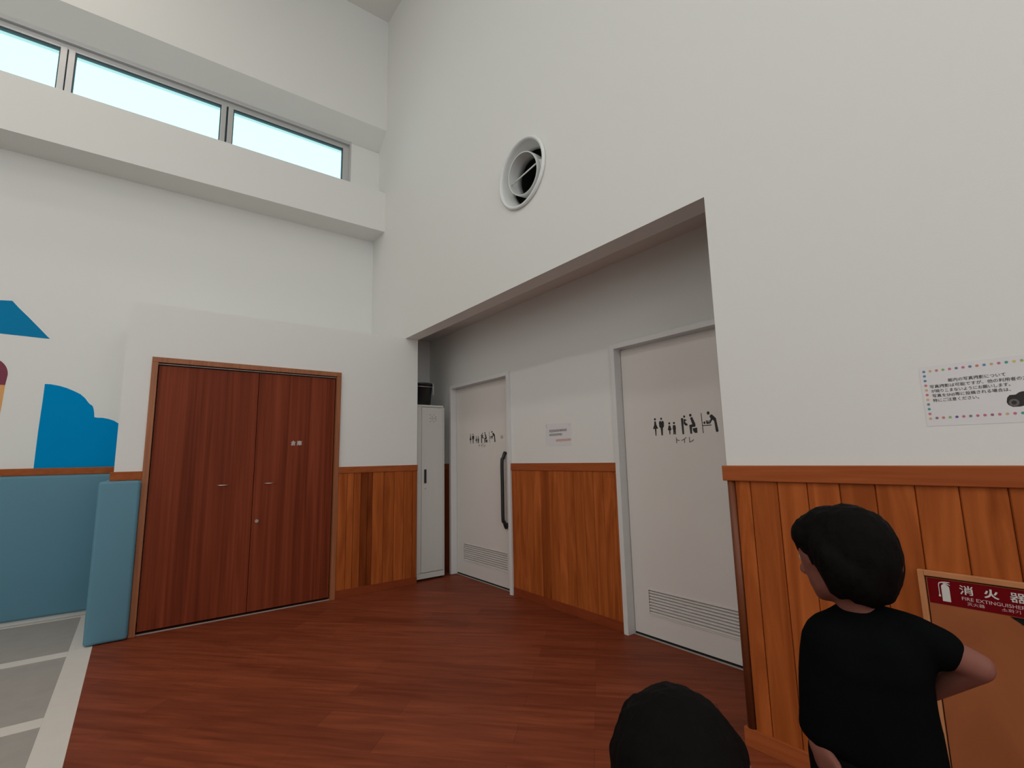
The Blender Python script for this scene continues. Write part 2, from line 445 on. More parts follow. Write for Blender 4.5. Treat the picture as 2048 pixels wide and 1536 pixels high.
for i, (a, b_) in enumerate(allp):
    sash = bmesh.new()
    l_ = a - 0.046; r_ = b_ + 0.046
    if i == len(allp) - 1: r_ = XWR - 0.02
    bx(sash, l_, a, YW + 0.008, YW + 0.06, fr_b + 0.02, fr_t + 0.018)
    bx(sash, b_, r_, YW + 0.008, YW + 0.06, fr_b + 0.02, fr_t + 0.018)
    bx(sash, a, b_, YW + 0.008, YW + 0.06, fr_t, fr_t + 0.018)
    s_ = adopt(obj('sash', sash, ALU, bevel=0.003), wr_)
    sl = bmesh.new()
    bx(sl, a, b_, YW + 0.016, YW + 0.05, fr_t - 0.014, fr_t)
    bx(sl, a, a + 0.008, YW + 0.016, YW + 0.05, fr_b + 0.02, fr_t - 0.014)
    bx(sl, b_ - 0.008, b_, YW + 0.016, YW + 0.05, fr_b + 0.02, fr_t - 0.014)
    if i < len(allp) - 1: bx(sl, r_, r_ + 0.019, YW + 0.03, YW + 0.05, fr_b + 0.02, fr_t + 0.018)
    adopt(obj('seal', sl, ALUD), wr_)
    adopt(box('pane', GLASS, a + 0.004, b_ - 0.004, YW + 0.03, YW + 0.036, fr_b + 0.02, fr_t - 0.01), wr_)

# ------------------------------------------------------------------ wainscot panels (boards with V grooves) and dado rails
def boards(axis, a0, a1, face, z0, z1, widths, tones, depth=0.012, sgn=-1):
    """row of boards along axis ('x' or 'y') whose front lies at face+sgn*depth"""
    bm = bmesh.new(); lay = bm.faces.layers.float.new('tone')
    p = a0; d = 1 if a1 > a0 else -1; g = 0.0022; ch = 0.004
    i = 0
    while (a1 - p) * d > 1e-4:
        wd = min(widths[i % len(widths)], abs(a1 - p)); q = p + d * wd
        lo, hi = min(p, q) + g / 2, max(p, q) - g / 2
        f0 = face; f1 = face + sgn * (depth - ch); f2 = face + sgn * depth
        prof = [(lo, f0), (lo, f1), (lo + ch, f2), (hi - ch, f2), (hi, f1), (hi, f0)]
        mk = (lambda s, t, z: (s, t, z)) if axis == 'x' else (lambda s, t, z: (t, s, z))
        A = [bm.verts.new(mk(s, t, z0)) for s, t in prof]; B = [bm.verts.new(mk(s, t, z1)) for s, t in prof]
        fs = [bm.faces.new(A), bm.faces.new(B)]
        for k in range(len(prof)):
            j = (k + 1) % len(prof); fs.append(bm.faces.new((A[k], A[j], B[j], B[k])))
        for f in fs: f[lay] = tones[i % len(tones)]
        p = q; i += 1
    if axis == 'x': bx(bm, min(a0, a1), max(a0, a1), face + sgn * 0.003, face - sgn * 0.0, z0, z1, 0.1, lay)
    else: bx(bm, face + sgn * 0.003 if sgn < 0 else face, face if sgn < 0 else face + sgn * 0.003, min(a0, a1), max(a0, a1), z0, z1, 0.1, lay)
    return bm

def wainscot(name, lab, axis, a0, a1, face, bm_, rail, base, m_rail, ext0=0, ext1=0):
    t = struct(empty(name, ((a0 + a1) / 2 if axis == 'x' else face, face if axis == 'x' else (a0 + a1) / 2, 0)), lab)
    mb_ = BASEW if name != 'trim_3' else m_rail
    adopt(obj('board_panel', bm_, BOARDS), t)
    lo, hi = min(a0, a1) - ext0, max(a0, a1) + ext1
    for (nm, (z0, z1, dp), bv) in (('dado_rail', rail, 0.003), ('baseboard', base, 0.002)):
        mm = m_rail if nm == 'dado_rail' else mb_
        if axis == 'x': o = box(nm, mm, lo, hi, face - dp, face, z0, z1, bevel=bv)
        else: o = box(nm, mm, face - dp, face, lo, hi, z0, z1, bevel=bv)
        adopt(o, t)
    return t

wainscot('trim_1', 'wood board wainscot right of the brown closet doors', 'x', CX1, T, 0.0,
         boards('x', CX1, T, 0.0, 0.07, 1.09, [0.085, 0.062, 0.067, 0.067, 0.045, 0.112, 0.105, 0.10, 0.095, 0.10], [0.95, 0.9, 0.55, 0.08, 0.0 + 0.08, 0.85, 0.6, 0.95, 0.5, 0.45]),
         (1.09, ZD, 0.020), (0, 0.07, 0.014), TRIMW)
wainscot('trim_2', 'wood board wainscot between the two white toilet doors', 'y', D1B, D2A, XB,
         boards('y', D1B, D2A, XB, 0.07, 1.085, [0.098, 0.11, 0.095, 0.10, 0.105, 0.105, 0.09, 0.1, 0.11, 0.1, 0.1, 0.11],
                [0.8, 0.95, 0.82, 0.95, 0.35, 0.8, 1.0, 0.8, 0.75, 0.85, 0.9, 0.85, 1.0]),  # tones raised so the boards look brighter in the weakly lit alcove
         (1.085, ZD, 0.018), (0, 0.07, 0.012), TRIMY)
wainscot('trim_3', 'wood board wainscot along the right wall behind the boy', 'y', YO + 0.0, YR, 0.0,
         boards('y', YO - 0.036, YR, 0.0, 0.072, 1.078, [0.067] + [0.1135] * 60,
                [0.85, 0.6, 0.85, 1.0, 0.5, 0.62, 0.75, 0.62, 0.7, 0.58, 0.75, 0.66, 0.55, 0.8]),
         (1.078, ZD - 0.004, 0.024), (0, 0.072, 0.020), TRIMY, 0, 0.012)
# rounded corner post that ends the boards at the jamb
t3 = [o for o in C.objects if o.name.startswith('trim_3')][0]
bm = bmesh.new(); tube(bm, [(-0.002, YO - 0.017, 0.072), (-0.002, YO - 0.017, 1.078)], 0.0175, 20)
adopt(obj('corner_post', bm, mat_wood('corner_post_wood', (0.13, 0.035, 0.012), (0.2, 0.055, 0.02), (20, 20, 1), 0.45), smooth=True), t3)
# alcove back wall: dark strip of wainscot between the far door and the end wall
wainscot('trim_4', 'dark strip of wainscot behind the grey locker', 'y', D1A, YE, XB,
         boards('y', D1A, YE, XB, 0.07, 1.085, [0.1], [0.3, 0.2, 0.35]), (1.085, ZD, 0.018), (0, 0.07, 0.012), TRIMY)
# rails above the pads on the left
struct(box('trim_5', TRIMW, XL, -2.25, YM - 0.022, YM, 1.14, 1.195, bevel=0.003), 'wooden rail on the mural wall above the blue pad')
struct(box('trim_6', TRIMW, XS - 0.02, CX0 + 0.001, -0.020, 0.0, 1.095, 1.158, bevel=0.003), 'short wooden rail left of the closet doors')
struct(box('baseboard_left', TRIMW, XS + 0.0, CX0 + 0.001, -0.012, 0.0, 0.0, 0.07, bevel=0.002))

# ------------------------------------------------------------------ closet double doors
cl = struct(empty('door_3', ((CX0 + CX1) / 2, 0, 0)), 'tall brown wooden double doors of the storage closet')
FW = 0.040
bm = bmesh.new()
bx(bm, CX0, CX0 + FW, -0.018, 0.09, 0, CZ - FW); bx(bm, CX1 - FW, CX1, -0.018, 0.09, 0, CZ - FW)
bx(bm, CX0, CX1, -0.018, 0.09, CZ - FW, CZ)
adopt(obj('door_frame', bm, CABF, bevel=0.002), cl)
ix0, ix1 = CX0 + FW, CX1 - FW
adopt(box('top_track', THRESH, ix0, ix1, 0.004, 0.03, CZ - FW - 0.012, CZ - FW - 0.006), cl)
adopt(box('head_gap', DARK, ix0, ix1, 0.03, 0.06, CZ - FW - 0.03, CZ - FW), cl)
adopt(box('threshold', THRESH, ix0, ix1, 0.004, 0.03, 0.0, 0.003), cl)
XMID = -1.338
leaves = []
for (a, b_) in ((ix0 + 0.006, XMID - 0.002), (XMID + 0.002, ix1 - 0.008)):
    lf = adopt(box('door_leaf', CAB, a, b_, 0.012, 0.045, 0.022, CZ - FW - 0.020, bevel=0.0015), cl)
    leaves.append(lf)
def sub(o, par):
    o.parent = par
    o.matrix_parent_inverse = (Matrix.Translation(cl.location) if False else par.matrix_parent_inverse.inverted() if False else Matrix.Identity(4))
    return o
def sub_adopt(o, par):
    bpy.context.view_layer.update()
    o.parent = par; o.matrix_parent_inverse = par.matrix_world.inverted()
    return o
for hx, lf in ((-1.556, leaves[0]), (-1.214, leaves[1])):
    bm = bmesh.new()
    tube(bm, spline([(hx - 0.036, 0.012, 1.03), (hx - 0.024, -0.008, 1.03), (hx, -0.013, 1.03), (hx + 0.024, -0.008, 1.03), (hx + 0.036, 0.012, 1.03)], 6, False), 0.0038, 8)
    sub_adopt(obj('handle', bm, METAL, smooth=True), lf)
bm = bmesh.new(); lathe(bm, [(0, 0.012), (0.014, 0.012), (0.016, 0.008), (0.016, 0.0)], frame_m((-1.300, 0.012, 0.727), (1, 0, 0), (0, 0, 1)), 24)
bx(bm, -1.303, -1.297, -0.006, 0.001, 0.717, 0.737)
sub_adopt(obj('lock', bm, METAL, smooth=False), leaves[1])
FL = frame_m((0, 0.0115, 0), (1, 0, 0), (0, 0, 1))
sub_adopt(obj('lettering', join([text_mesh('倉', FL, -1.062, 1.345, 0.042, 0.042, bold=0.012), text_mesh('庫', FL, -1.012, 1.345, 0.042, 0.042, bold=0.012)]), LETTER_W), leaves[1])

# ------------------------------------------------------------------ toilet doors
def pictos(fr, u0, v0, wd, ht):
    """woman, man | girl, boy | urinal child, seated adult on toilet | nursing table with baby and adult. unit box 13.2 x 3.2"""
    P = []
    def add(pts): P.append([(u0 + x / 13.2 * wd, v0 + y / 3.2 * ht) for x, y in pts])
    def head(x, y, r): add(circ(x, y, r, 16))
    # woman
    head(0.55, 2.85, 0.21); add([(0.38, 2.5), (0.72, 2.5), (0.80, 1.9), (1.15, 1.2), (0.74, 1.2), (0.66, 0), (0.48, 0), (0.40, 1.2), (-0.02, 1.2), (0.32, 1.9)])
    # man
    head(1.95, 2.85, 0.21); add([(1.62, 2.5), (1.82, 2.5), (1.95, 2.28), (2.08, 2.5), (2.28, 2.5), (2.50, 2.25), (2.46, 1.5), (2.2, 1.25), (2.10, 0), (1.80, 0), (1.70, 1.25), (1.44, 1.5), (1.40, 2.25)])
    # girl, boy
    head(3.65, 1.95, 0.2); add([(3.48, 1.6), (3.82, 1.6), (4.05, 0.85), (3.78, 0.75), (3.75, 0.1), (3.55, 0.1), (3.52, 0.75), (3.25, 0.85)])
    head(4.65, 1.95, 0.2); add([(4.38, 1.6), (4.92, 1.6), (5.0, 0.9), (4.9, 0.85), (4.92, 0.05), (4.70, 0.05), (4.65, 0.6), (4.60, 0.05), (4.38, 0.05), (4.40, 0.85), (4.3, 0.9)])
    # child seat: panel with child
    add([(6.15, 2.65), (6.60, 2.65), (6.60, 0.0), (6.25, 0.0)])
    head(6.85, 2.88, 0.2); add([(6.68, 2.5), (7.25, 2.35), (7.25, 2.2), (6.95, 2.15), (7.05, 1.85), (7.45, 1.6), (7.35, 1.35), (6.95, 1.4), (6.66, 1.7)])
    # seated adult and bowl
    head(8.1, 3.0, 0.24); add([(8.0, 2.6), (8.45, 2.7), (8.95, 1.55), (8.95, 1.1), (8.25, 1.05), (8.2, 0.0), (7.85, 0.0), (7.75, 1.45), (8.35, 1.5)])
    add([(8.35, 0.85), (9.25, 0.95), (9.25, 0.1), (8.75, 0.1), (8.45, 0.4)])
    # changing table
    add([(10.15, 3.2), (10.28, 3.2), (10.42, 0.0), (10.28, 0.0)]); add([(10.3, 1.25), (12.0, 1.25), (12.0, 1.12), (10.3, 1.12)])
    head(10.72, 1.62, 0.2); add([(11.0, 1.95), (11.1, 1.4), (11.55, 1.4), (11.75, 1.95), (11.6, 1.98), (11.45, 1.62), (11.3, 2.0), (11.2, 1.98), (11.2, 1.65), (11.1, 2.0)])
    head(11.55, 3.1, 0.27); add([(11.85, 2.75), (12.2, 2.85), (12.9, 2.2), (13.2, 0.2), (12.95, 0.0), (12.7, 0.15), (12.55, 1.7), (12.3, 2.0), (12.1, 1.85), (11.75, 1.35), (11.6, 1.45), (11.95, 2.2), (11.75, 2.5)])
    return join([shape_mesh([p], 0.0006, fr, 'p') for p in P])

def toilet_door(name, label, ya, yb, leaf_l, leaf_r, pic, gr, handle):
    t = struct(empty(name, (XB, (ya + yb) / 2, 0)), label)
    fx0, fx1 = XB - 0.028, XB + 0.10
    bm = bmesh.new()
    fw_ = 0.038
    bx(bm, fx0, fx1, ya - fw_, ya, 0, ZDR); bx(bm, fx0, fx1, yb, yb + fw_, 0, ZDR)
    bx(bm, fx0, fx1, yb + fw_, ya - fw_, ZDR - fw_, ZDR)
    adopt(obj('door_frame', bm, JAMB, bevel=0.002), t)
    lx = XB + 0.045
    # leaf with a louvre cut-out
    g0, g1, gz0, gz1 = gr
    FLF = frame_m((lx + 0.035, 0, 0), (0, -1, 0), (0, 0, 1))
    me = shape_mesh([[(-(ya - fw_ - 0.004), 0.018), (-(yb + fw_), 0.018), (-(yb + fw_), ZDR - fw_ - 0.004), (-(ya - fw_ - 0.004), ZDR - fw_ - 0.004)],
                     [(-g0, gz0), (-g1, gz0), (-g1, gz1), (-g0, gz1)]], 0.035, FLF)
    lf = adopt(obj('door_leaf', me, DOORW), t)
    adopt(box('edge_seal', DARK, lx + 0.004, lx + 0.03, ya - fw_ - 0.004, ya - fw_ - 0.0005, 0.01, ZDR - fw_), t)
    adopt(box('bottom_gap', DARK, lx + 0.004, lx + 0.03, yb + fw_, ya - fw_, 0.003, 0.018), t)
    adopt(box('threshold', THRESH, lx - 0.012, lx + 0.03, yb + fw_, ya - fw_, 0.0, 0.003), t)
    # louvre: frame and slats
    bm = bmesh.new()
    bx(bm, lx - 0.003, lx + 0.004, g1, g0, gz1, gz1 + 0.007); bx(bm, lx - 0.003, lx + 0.004, g1, g0, gz0 - 0.007, gz0)
    bx(bm, lx - 0.003, lx + 0.004, g0, g0 + 0.007, gz0 - 0.007, gz1 + 0.007); bx(bm, lx - 0.003, lx + 0.004, g1 - 0.007, g1, gz0 - 0.007, gz1 + 0.007)
    ns = 8; st = (gz1 - gz0) / ns
    for k in range(ns):
        zz = gz0 + k * st
        p = [(lx + 0.001, zz + 0.001), (lx + 0.001, zz + st * 0.50), (lx + 0.006, zz + st * 0.56), (lx + 0.026, zz + st * 1.02), (lx + 0.028, zz + st * 0.95), (lx + 0.006, zz + 0.001)]
        A = [bm.verts.new((x, g0, z)) for x, z in p]; B = [bm.verts.new((x, g1, z)) for x, z in p]
        bm.faces.new(A); bm.faces.new(B)
        for i in range(len(p)):
            j = (i + 1) % len(p); bm.faces.new((A[i], A[j], B[j], B[i]))
    sub_adopt(obj('louvre', bm, DOORW), lf)
    sub_adopt(box('louvre_back', DARK, lx + 0.029, lx + 0.0345, g1, g0, gz0, gz1), lf)
    FP = frame_m((lx - 0.0002, 0, 0), (0, -1, 0), (0, 0, 1))
    sub_adopt(obj('pictograms', pictos(FP, *pic[:4]), INK), lf)
    sub_adopt(obj('lettering', text_mesh('トイレ', FP, pic[4], pic[5], pic[6], pic[7], bold=0.004), INK), lf)
    if handle:
        hy, z0, z1 = handle
        bm = bmesh.new()
        tube(bm, spline([(lx, hy, z0), (lx - 0.035, hy, z0 + 0.012), (lx - 0.047, hy, z0 + 0.05), (lx - 0.047, hy, (z0 + z1) / 2), (lx - 0.047, hy, z1 - 0.05), (lx - 0.035, hy, z1 - 0.012), (lx, hy, z1)], 8, False), 0.0165, 14)
        sub_adopt(obj('handle', bm, BLACK, smooth=True), lf)
        bm = bmesh.new(); lathe(bm, [(0.0, 0.004), (0.016, 0.004), (0.018, 0.0)], frame_m((lx, hy + 0.06, 1.40), (0, -1, 0), (0, 0, 1)), 20)
        sub_adopt(obj('lock_indicator', bm, METAL), lf)
    return t
toilet_door('door_1', 'far white sliding toilet door with black pull handle', D1A, D1B, 0, 0,
            (0.156, 1.352, 0.478, 0.108, 0.335, 1.312, 0.125, 0.034), (-0.032, -0.800, 0.160, 0.322), (-0.800, 0.60, 1.205))
toilet_door('door_2', 'near white toilet door cut off by the wall, black pictograms', D2A, D2B, 0, 0,
            (2.500, 1.325, 0.475, 0.125, 2.675, 1.270, 0.130, 0.036), (-2.382, -3.14, 0.158, 0.308), (-3.15, 0.60, 1.205))

# ------------------------------------------------------------------ wall pads
def pad(name, label, x0, x1, y0, y1, z0, z1):
    o = box(name, PAD, x0, x1, y0, y1, z0, z1, bevel=0.022, seg=4)
    for p in o.data.polygons: p.use_smooth = True
    return tag(o, label, 'wall pad')
pad('wall_pad', 'long blue padded panel on the mural wall below the painted bush', XL + 0.2, -2.275, YM - 0.05, YM - 0.001, 0.035, 1.135)
pad('wall_pad', 'narrow upright blue padded panel beside the closet door frame', XS - 0.075, CX0 - 0.001, -0.062, -0.0135, 0.004, 1.094)
pad('wall_pad', 'blue padded panel on the side of the closet wall, behind the narrow one', XS - 0.05, XS - 0.001, 0.0, YM - 0.06, 0.02, 1.10)

# ------------------------------------------------------------------ mural shapes on the white wall (thin painted film)
FM = frame_m((0, YM, 0), (1, 0, 0), (0, 0, 1))
def decal(name, polys, m, label, depth=0.0012):
    return tag(shape(name, polys, depth, FM, m), label, 'wall mural')
bush = [(-2.788, 1.196), (-2.787, 1.5), (-2.782, 1.75), (-2.781, 1.888), (-2.745, 1.888), (-2.69, 1.878), (-2.64, 1.862), (-2.59, 1.838), (-2.55, 1.815), (-2.52, 1.785), (-2.50, 1.755), (-2.485, 1.735),
        (-2.465, 1.72), (-2.455, 1.69), (-2.449, 1.655), (-2.445, 1.622), (-2.42, 1.618), (-2.39, 1.618), (-2.35, 1.610), (-2.31, 1.595), (-2.282, 1.575), (-2.25, 1.555), (-2.2, 1.53), (-2.2, 1.196)]
decal('painted_bush', [bush], MUR_BLUE, 'blue painted bush shape low on the white mural wall')
roof = [(-4.1, 2.28), (-4.0, 2.56), (-3.105, 2.552), (-3.035, 2.56), (-2.99, 2.505), (-2.93, 2.44), (-2.86, 2.36), (-2.80, 2.29), (-2.782, 2.272), (-2.83, 2.272), (-2.93, 2.275), (-3.08, 2.278)]
decal('painted_roof', [roof], MUR_BLUE2, 'blue painted roof shape high on the mural wall')
win = [(-3.24, 1.862)] + [(-3.125 + 0.12 * math.cos(a), 1.945 + 0.135 * math.sin(a)) for a in [math.radians(180 - 10 * k) for k in range(0, 19)]] + [(-3.012, 1.862)]
mwin = empty('painted_window', (-3.125, YM, 1.6)); tag(mwin, 'round-topped maroon and orange painted shape at the left edge', 'wall mural')
adopt(shape('arch_top', [win], 0.0012, FM, MUR_MAR), mwin)
adopt(shape('lower_field', [[(-3.24, 1.60), (-3.02, 1.60), (-3.016, 1.70), (-3.012, 1.8615), (-3.24, 1.8615)]], 0.0012, FM, MUR_OR), mwin)

# ------------------------------------------------------------------ round air nozzle in the right wall
vt = empty('air_nozzle', (0, VY, VZ)); tag(vt, 'round white air supply nozzle high on the right wall', 'air vent')
FV = frame_m((0, VY, VZ), (0, -1, 0), (0, 0, 1))
bm = bmesh.new()
lathe(bm, [(0.238, -0.02), (0.258, 0.0), (0.266, 0.005), (0.268, 0.012), (0.264, 0.021), (0.257, 0.026), (0.249, 0.025), (0.243, 0.018), (0.240, 0.006), (0.238, -0.02)], FV, 96)
adopt(obj('flange', bm, VENTW, smooth=True), vt)
bm = bmesh.new()
lathe(bm, [(0.2435, 0.016), (0.240, -0.008), (0.232, -0.04), (0.220, -0.068), (0.206, -0.092), (0.209, -0.094), (0.2395, -0.05), (0.2425, 0.0)], FV, 96)
adopt(obj('bowl', bm, VENTW, smooth=True), vt)
bm = bmesh.new()
R_ = lathe(bm, [(0.206, -0.09), (0.206, -0.6), (0.0001, -0.6)], FV, 64)
adopt(obj('duct', bm, DARK), vt)
tilt = Matrix.Rotation(math.radians(7), 4, 'X') @ Matrix.Rotation(math.radians(4), 4, 'Y')
FN = FV @ tilt @ Matrix.Translation((0.0, 0.0, -0.03))
bm = bmesh.new()
lathe(bm, [(0.150, 0.030), (0.153, 0.033), (0.157, 0.030), (0.158, 0.0), (0.156, -0.05), (0.150, -0.10), (0.147, -0.10), (0.151, -0.05), (0.153, 0.0), (0.150, 0.030)], FN, 80)
noz = adopt(obj('nozzle_ring', bm, VENTW, smooth=True), vt)
bm = bmesh.new()
a = math.radians(8)
p0 = FN @ Vector((-0.152 * math.cos(a), -0.152 * math.sin(a), 0.012)); p1 = FN @ Vector((0.152 * math.cos(a), 0.152 * math.sin(a), 0.012))
tube(bm, [p0, p1], 0.0055, 10)
sub_adopt(obj('crossbar', bm, VENTW, smooth=True), noz)
for s in (-1, 1):
    bm = bmesh.new()
    q = [FN @ Vector((s * 0.152, -0.045, 0.0)), FN @ Vector((s * 0.152, 0.045, 0.0)), FV @ Vector((s * 0.207, 0.045, -0.07)), FV @ Vector((s * 0.207, -0.045, -0.07))]
    n_ = (FV.to_3x3() @ Vector((0, 0, -1))) * 0.012
    A = [bm.verts.new(v) for v in q]; B = [bm.verts.new(v + n_) for v in q]
    bm.faces.new(A); bm.faces.new(B)
    for i in range(4): bm.faces.new((A[i], A[(i + 1) % 4], B[(i + 1) % 4], B[i]))
    adopt(obj('pivot_bracket', bm, VENTW), vt)

# ------------------------------------------------------------------ locker with bucket
LX0, LX1, LY0, LY1, LZ = 0.152, 0.485, 0.045, 0.535, 1.768
lk = empty('locker', ((LX0 + LX1) / 2, (LY0 + LY1) / 2, 0)); tag(lk, 'tall narrow grey steel locker standing in the alcove corner', 'locker')
bm = bmesh.new()
e = 0.018
bx(bm, LX0, LX0 + e, LY0 + 0.006, LY1, 0.02, LZ); bx(bm, LX1 - e, LX1, LY0 + 0.006, LY1, 0.02, LZ)
bx(bm, LX0, LX1, LY0 + 0.006, LY1, LZ - 0.022, LZ); bx(bm, LX0 + e, LX1 - e, LY0 + 0.006, LY1, 0.02, 0.075)
bx(bm, LX0 + e, LX1 - e, LY1 - 0.01, LY1, 0.075, LZ - 0.022)
adopt(obj('body', bm, LOCKER, bevel=0.004), lk)
for dx_ in (LX0 + 0.02, LX1 - 0.02):
    for dy_ in (LY0 + 0.03, LY1 - 0.03):
        bm = bmesh.new(); tube(bm, [(dx_, dy_, 0.0), (dx_, dy_, 0.02)], 0.012, 12); adopt(obj('foot', bm, BLACK), lk)
dr = adopt(box('door', LOCKER, LX0 + e + 0.045, LX1 - e - 0.003, LY0, LY0 + 0.018, 0.080, LZ - 0.026, bevel=0.003), lk)
adopt(box('front_stile', LOCKER, LX0 + e - 0.003, LX0 + e + 0.042, LY0 + 0.002, LY0 + 0.018, 0.075, LZ - 0.022, bevel=0.003), lk)
sub_adopt(box('handle', BLACK, 0.243, 0.268, LY0 - 0.006, LY0 + 0.002, 0.958, 1.098, bevel=0.002), dr)
bm = bmesh.new(); lathe(bm, [(0, 0.003), (0.007, 0.003), (0.008, 0.0)], frame_m((0.258, LY0 - 0.0003, 0.905), (1, 0, 0), (0, 0, 1)), 16)
sub_adopt(obj('lock', bm, METAL), dr)
hm = []
FK = frame_m((0, LY0 - 0.0002, 0), (1, 0, 0), (0, 0, 1))
for r_ in range(5):
    for c_ in range(4):
        if (r_ + c_) % 2 == 0 or r_ == 2:
            hm.append(shape_mesh([circ(0.312 + c_ * 0.021 + (0.0 if r_ % 2 == 0 else 0.0), 1.592 + r_ * 0.018, 0.0042, 10)], 0.0004, FK))
sub_adopt(obj('vent_holes', join(hm), DARK), dr)

bk = empty('bucket', (0.30, 0.23, LZ)); tag(bk, 'black bucket with a pale bag hanging over its rim, on the locker', 'bucket')
FB = Matrix.Translation((0.30, 0.23, LZ))
bm = bmesh.new()
lathe(bm, [(0.0001, 0.0), (0.092, 0.0), (0.097, 0.01), (0.117, 0.225), (0.126, 0.228), (0.127, 0.243), (0.121, 0.247), (0.114, 0.243), (0.093, 0.012), (0.0001, 0.010)], FB, 48)
adopt(obj('pail', bm, BLACK, smooth=True), bk)
bm = bmesh.new()
tube(bm, [(0.30 + 0.131 * math.cos(t_), 0.23 + 0.131 * math.sin(t_) , LZ + 0.222 - 0.02 * abs(math.sin(t_))) for t_ in [math.radians(180 + 10 * k) for k in range(19)]], 0.003, 8)
adopt(obj('bail_handle', bm, METAL, smooth=True), bk)
bm = bmesh.new()
prev = None
for k in range(8):
    t_ = math.radians(-52 + k * 6); dz = 0.012 * math.sin(k * 1.7)
    ring = []
    for (rr, zz) in ((0.100, 0.225), (0.118, 0.251), (0.131, 0.247), (0.134, 0.20 + dz), (0.131 + 0.004 * math.cos(k * 2.1), 0.15 + dz * 2), (0.128, 0.10 + 0.035 * math.sin(k * 0.5))):
        ring.append(bm.verts.new((0.30 + rr * math.cos(t_), 0.23 + rr * math.sin(t_), LZ + zz)))
    if prev:
        for i in range(len(ring) - 1): bm.faces.new((prev[i], prev[i + 1], ring[i + 1], ring[i]))
    prev = ring
ob = obj('bag', bm, CLOTHW, smooth=True); sm = ob.modifiers.new('thick', 'SOLIDIFY'); sm.thickness = 0.0015; sm.offset = 1
adopt(ob, bk)

# ------------------------------------------------------------------ small notice between the toilet doors
FS = frame_m((XB, 0, 0), (0, -1, 0), (0, 0, 1))
nt = empty('notice_paper', (XB, -1.59, 1.285)); tag(nt, 'small laminated notice between the two toilet doors', 'notice')
adopt(shape('sheet', [[(1.432, 1.290), (1.745, 1.283), (1.752, 1.466), (1.437, 1.474)]], 0.001, FS, PAPER), nt)
FS2 = frame_m((XB - 0.001, 0, 0), (0, -1, 0), (0, 0, 1))
def faint_line(u0, u1, v, h, seed):
    """a line of print too small to read in the place: short strokes of uneven height"""
    rr = random.Random(seed); out = []; u = u0
    while u < u1 - 0.003:
        wd_ = rr.uniform(0.006, 0.010)
        for k in range(2): 
            a0 = v + h * rr.uniform(0.0, 0.25) + k * h * 0.5; out.append([(u, a0), (u + wd_, a0), (u + wd_, a0 + h * 0.24), (u, a0 + h * 0.24)])
        a0 = u + wd_ * rr.uniform(0.25, 0.6); out.append([(a0, v), (a0 + 0.0022, v), (a0 + 0.0022, v + h), (a0, v + h)])
        u += wd_ + 0.0035
    return join([shape_mesh([p], 0.0003, FS2) for p in out])
adopt(obj('lettering', faint_line(1.487, 1.700, 1.402, 0.020, 1), INK), nt)
adopt(obj('lettering', faint_line(1.487, 1.640, 1.370, 0.019, 2), INK), nt)
adopt(obj('orange_lettering', faint_line(1.565, 1.735, 1.322, 0.019, 3), ORANGE_INK), nt)
for (a_, b2) in ((1.447, 1.462), (1.728, 1.452), (1.455, 1.446)):
    bm = bmesh.new()
    lathe(bm, [(0.0001, 0.003), (0.003, 0.003), (0.004, 0.0)], frame_m((XB - 0.001, -a_, b2), (0, -1, 0), (0, 0, 1)), 12)
    adopt(obj('push_pin', bm, METAL), nt)

# ------------------------------------------------------------------ photo notice on the right wall
OY, OZ = -4.120, 1.470
FQ = frame_m((0, OY, OZ), (0, -1, 0), (0, 0, 1))
pn = empty('notice_paper', (0, OY - 0.15, OZ - 0.2)); tag(pn, 'white notice about taking photos with coloured dotted border, right wall', 'notice')
adopt(shape('sheet', [[(-0.004, 0.006), (0.305, 0.006), (0.300, -0.198), (-0.003, -0.196)]], 0.0008, FQ, PAPER, ), pn)
FQ2 = frame_m((-0.0008, OY, OZ), (0, -1, 0), (0, 0, 1))
lines = [('館内の写真撮影について', 0.067, -0.0535, 0.137, 0.0115), ('写真撮影は可能ですが、他の利用者の方', 0.0185, -0.070, 0.232, 0.0115),
         ('が映りこまないようにお願いします。', 0.0205, -0.0855, 0.190, 0.0115), ('写真をSNS等に投稿される場合は、', 0.022, -0.101, 0.188, 0.0115),
         ('特にご注意ください。', 0.022, -0.1165, 0.114, 0.0115)]
adopt(obj('lettering', join([text_mesh(s_, FQ2, u_, v_, w_, h_, bold=0.007) for s_, u_, v_, w_, h_ in lines]), INK), pn)
dcols = {'blue': (0.12, 0.25, 0.38), 'tan': (0.62, 0.42, 0.22), 'red': (0.60, 0.20, 0.17), 'green': (0.32, 0.45, 0.16), 'pink': (0.58, 0.16, 0.24), 'slate': (0.17, 0.19, 0.30), 'teal': (0.06, 0.34, 0.28), 'gold': (0.66, 0.50, 0.15), 'plum': (0.32, 0.14, 0.20), 'violet': (0.16, 0.10, 0.36)}
dm = {k: mat('dot_' + k, c, 0.6) for k, c in dcols.items()}
top = ['blue', 'tan', 'red', 'green', 'pink', 'slate', 'pink', 'slate', 'red', 'blue', 'tan', 'pink', 'teal', 'gold', 'green', 'pink', 'blue', 'red']
side = ['blue', 'blue', 'red', 'tan', 'pink', 'gold', 'slate', 'teal', 'pink', 'tan']
bot = ['plum', 'red', 'green', 'violet', 'pink', 'slate', 'pink', 'pink', 'plum', 'pink', 'tan', 'pink', 'teal', 'gold', 'green', 'pink', 'blue']
dots = {}
for i, c_ in enumerate(top): dots.setdefault(c_, []).append((0.0085 + 0.0168 * i, -0.0115))
for i, c_ in enumerate(side): dots.setdefault(c_, []).append((0.0085, -0.0115 - 0.0160 * (i + 0.95)))
for i, c_ in enumerate(bot): dots.setdefault(c_, []).append((0.0253 + 0.0168 * i, -0.0115 - 0.0160 * 9.95 + 0.001))
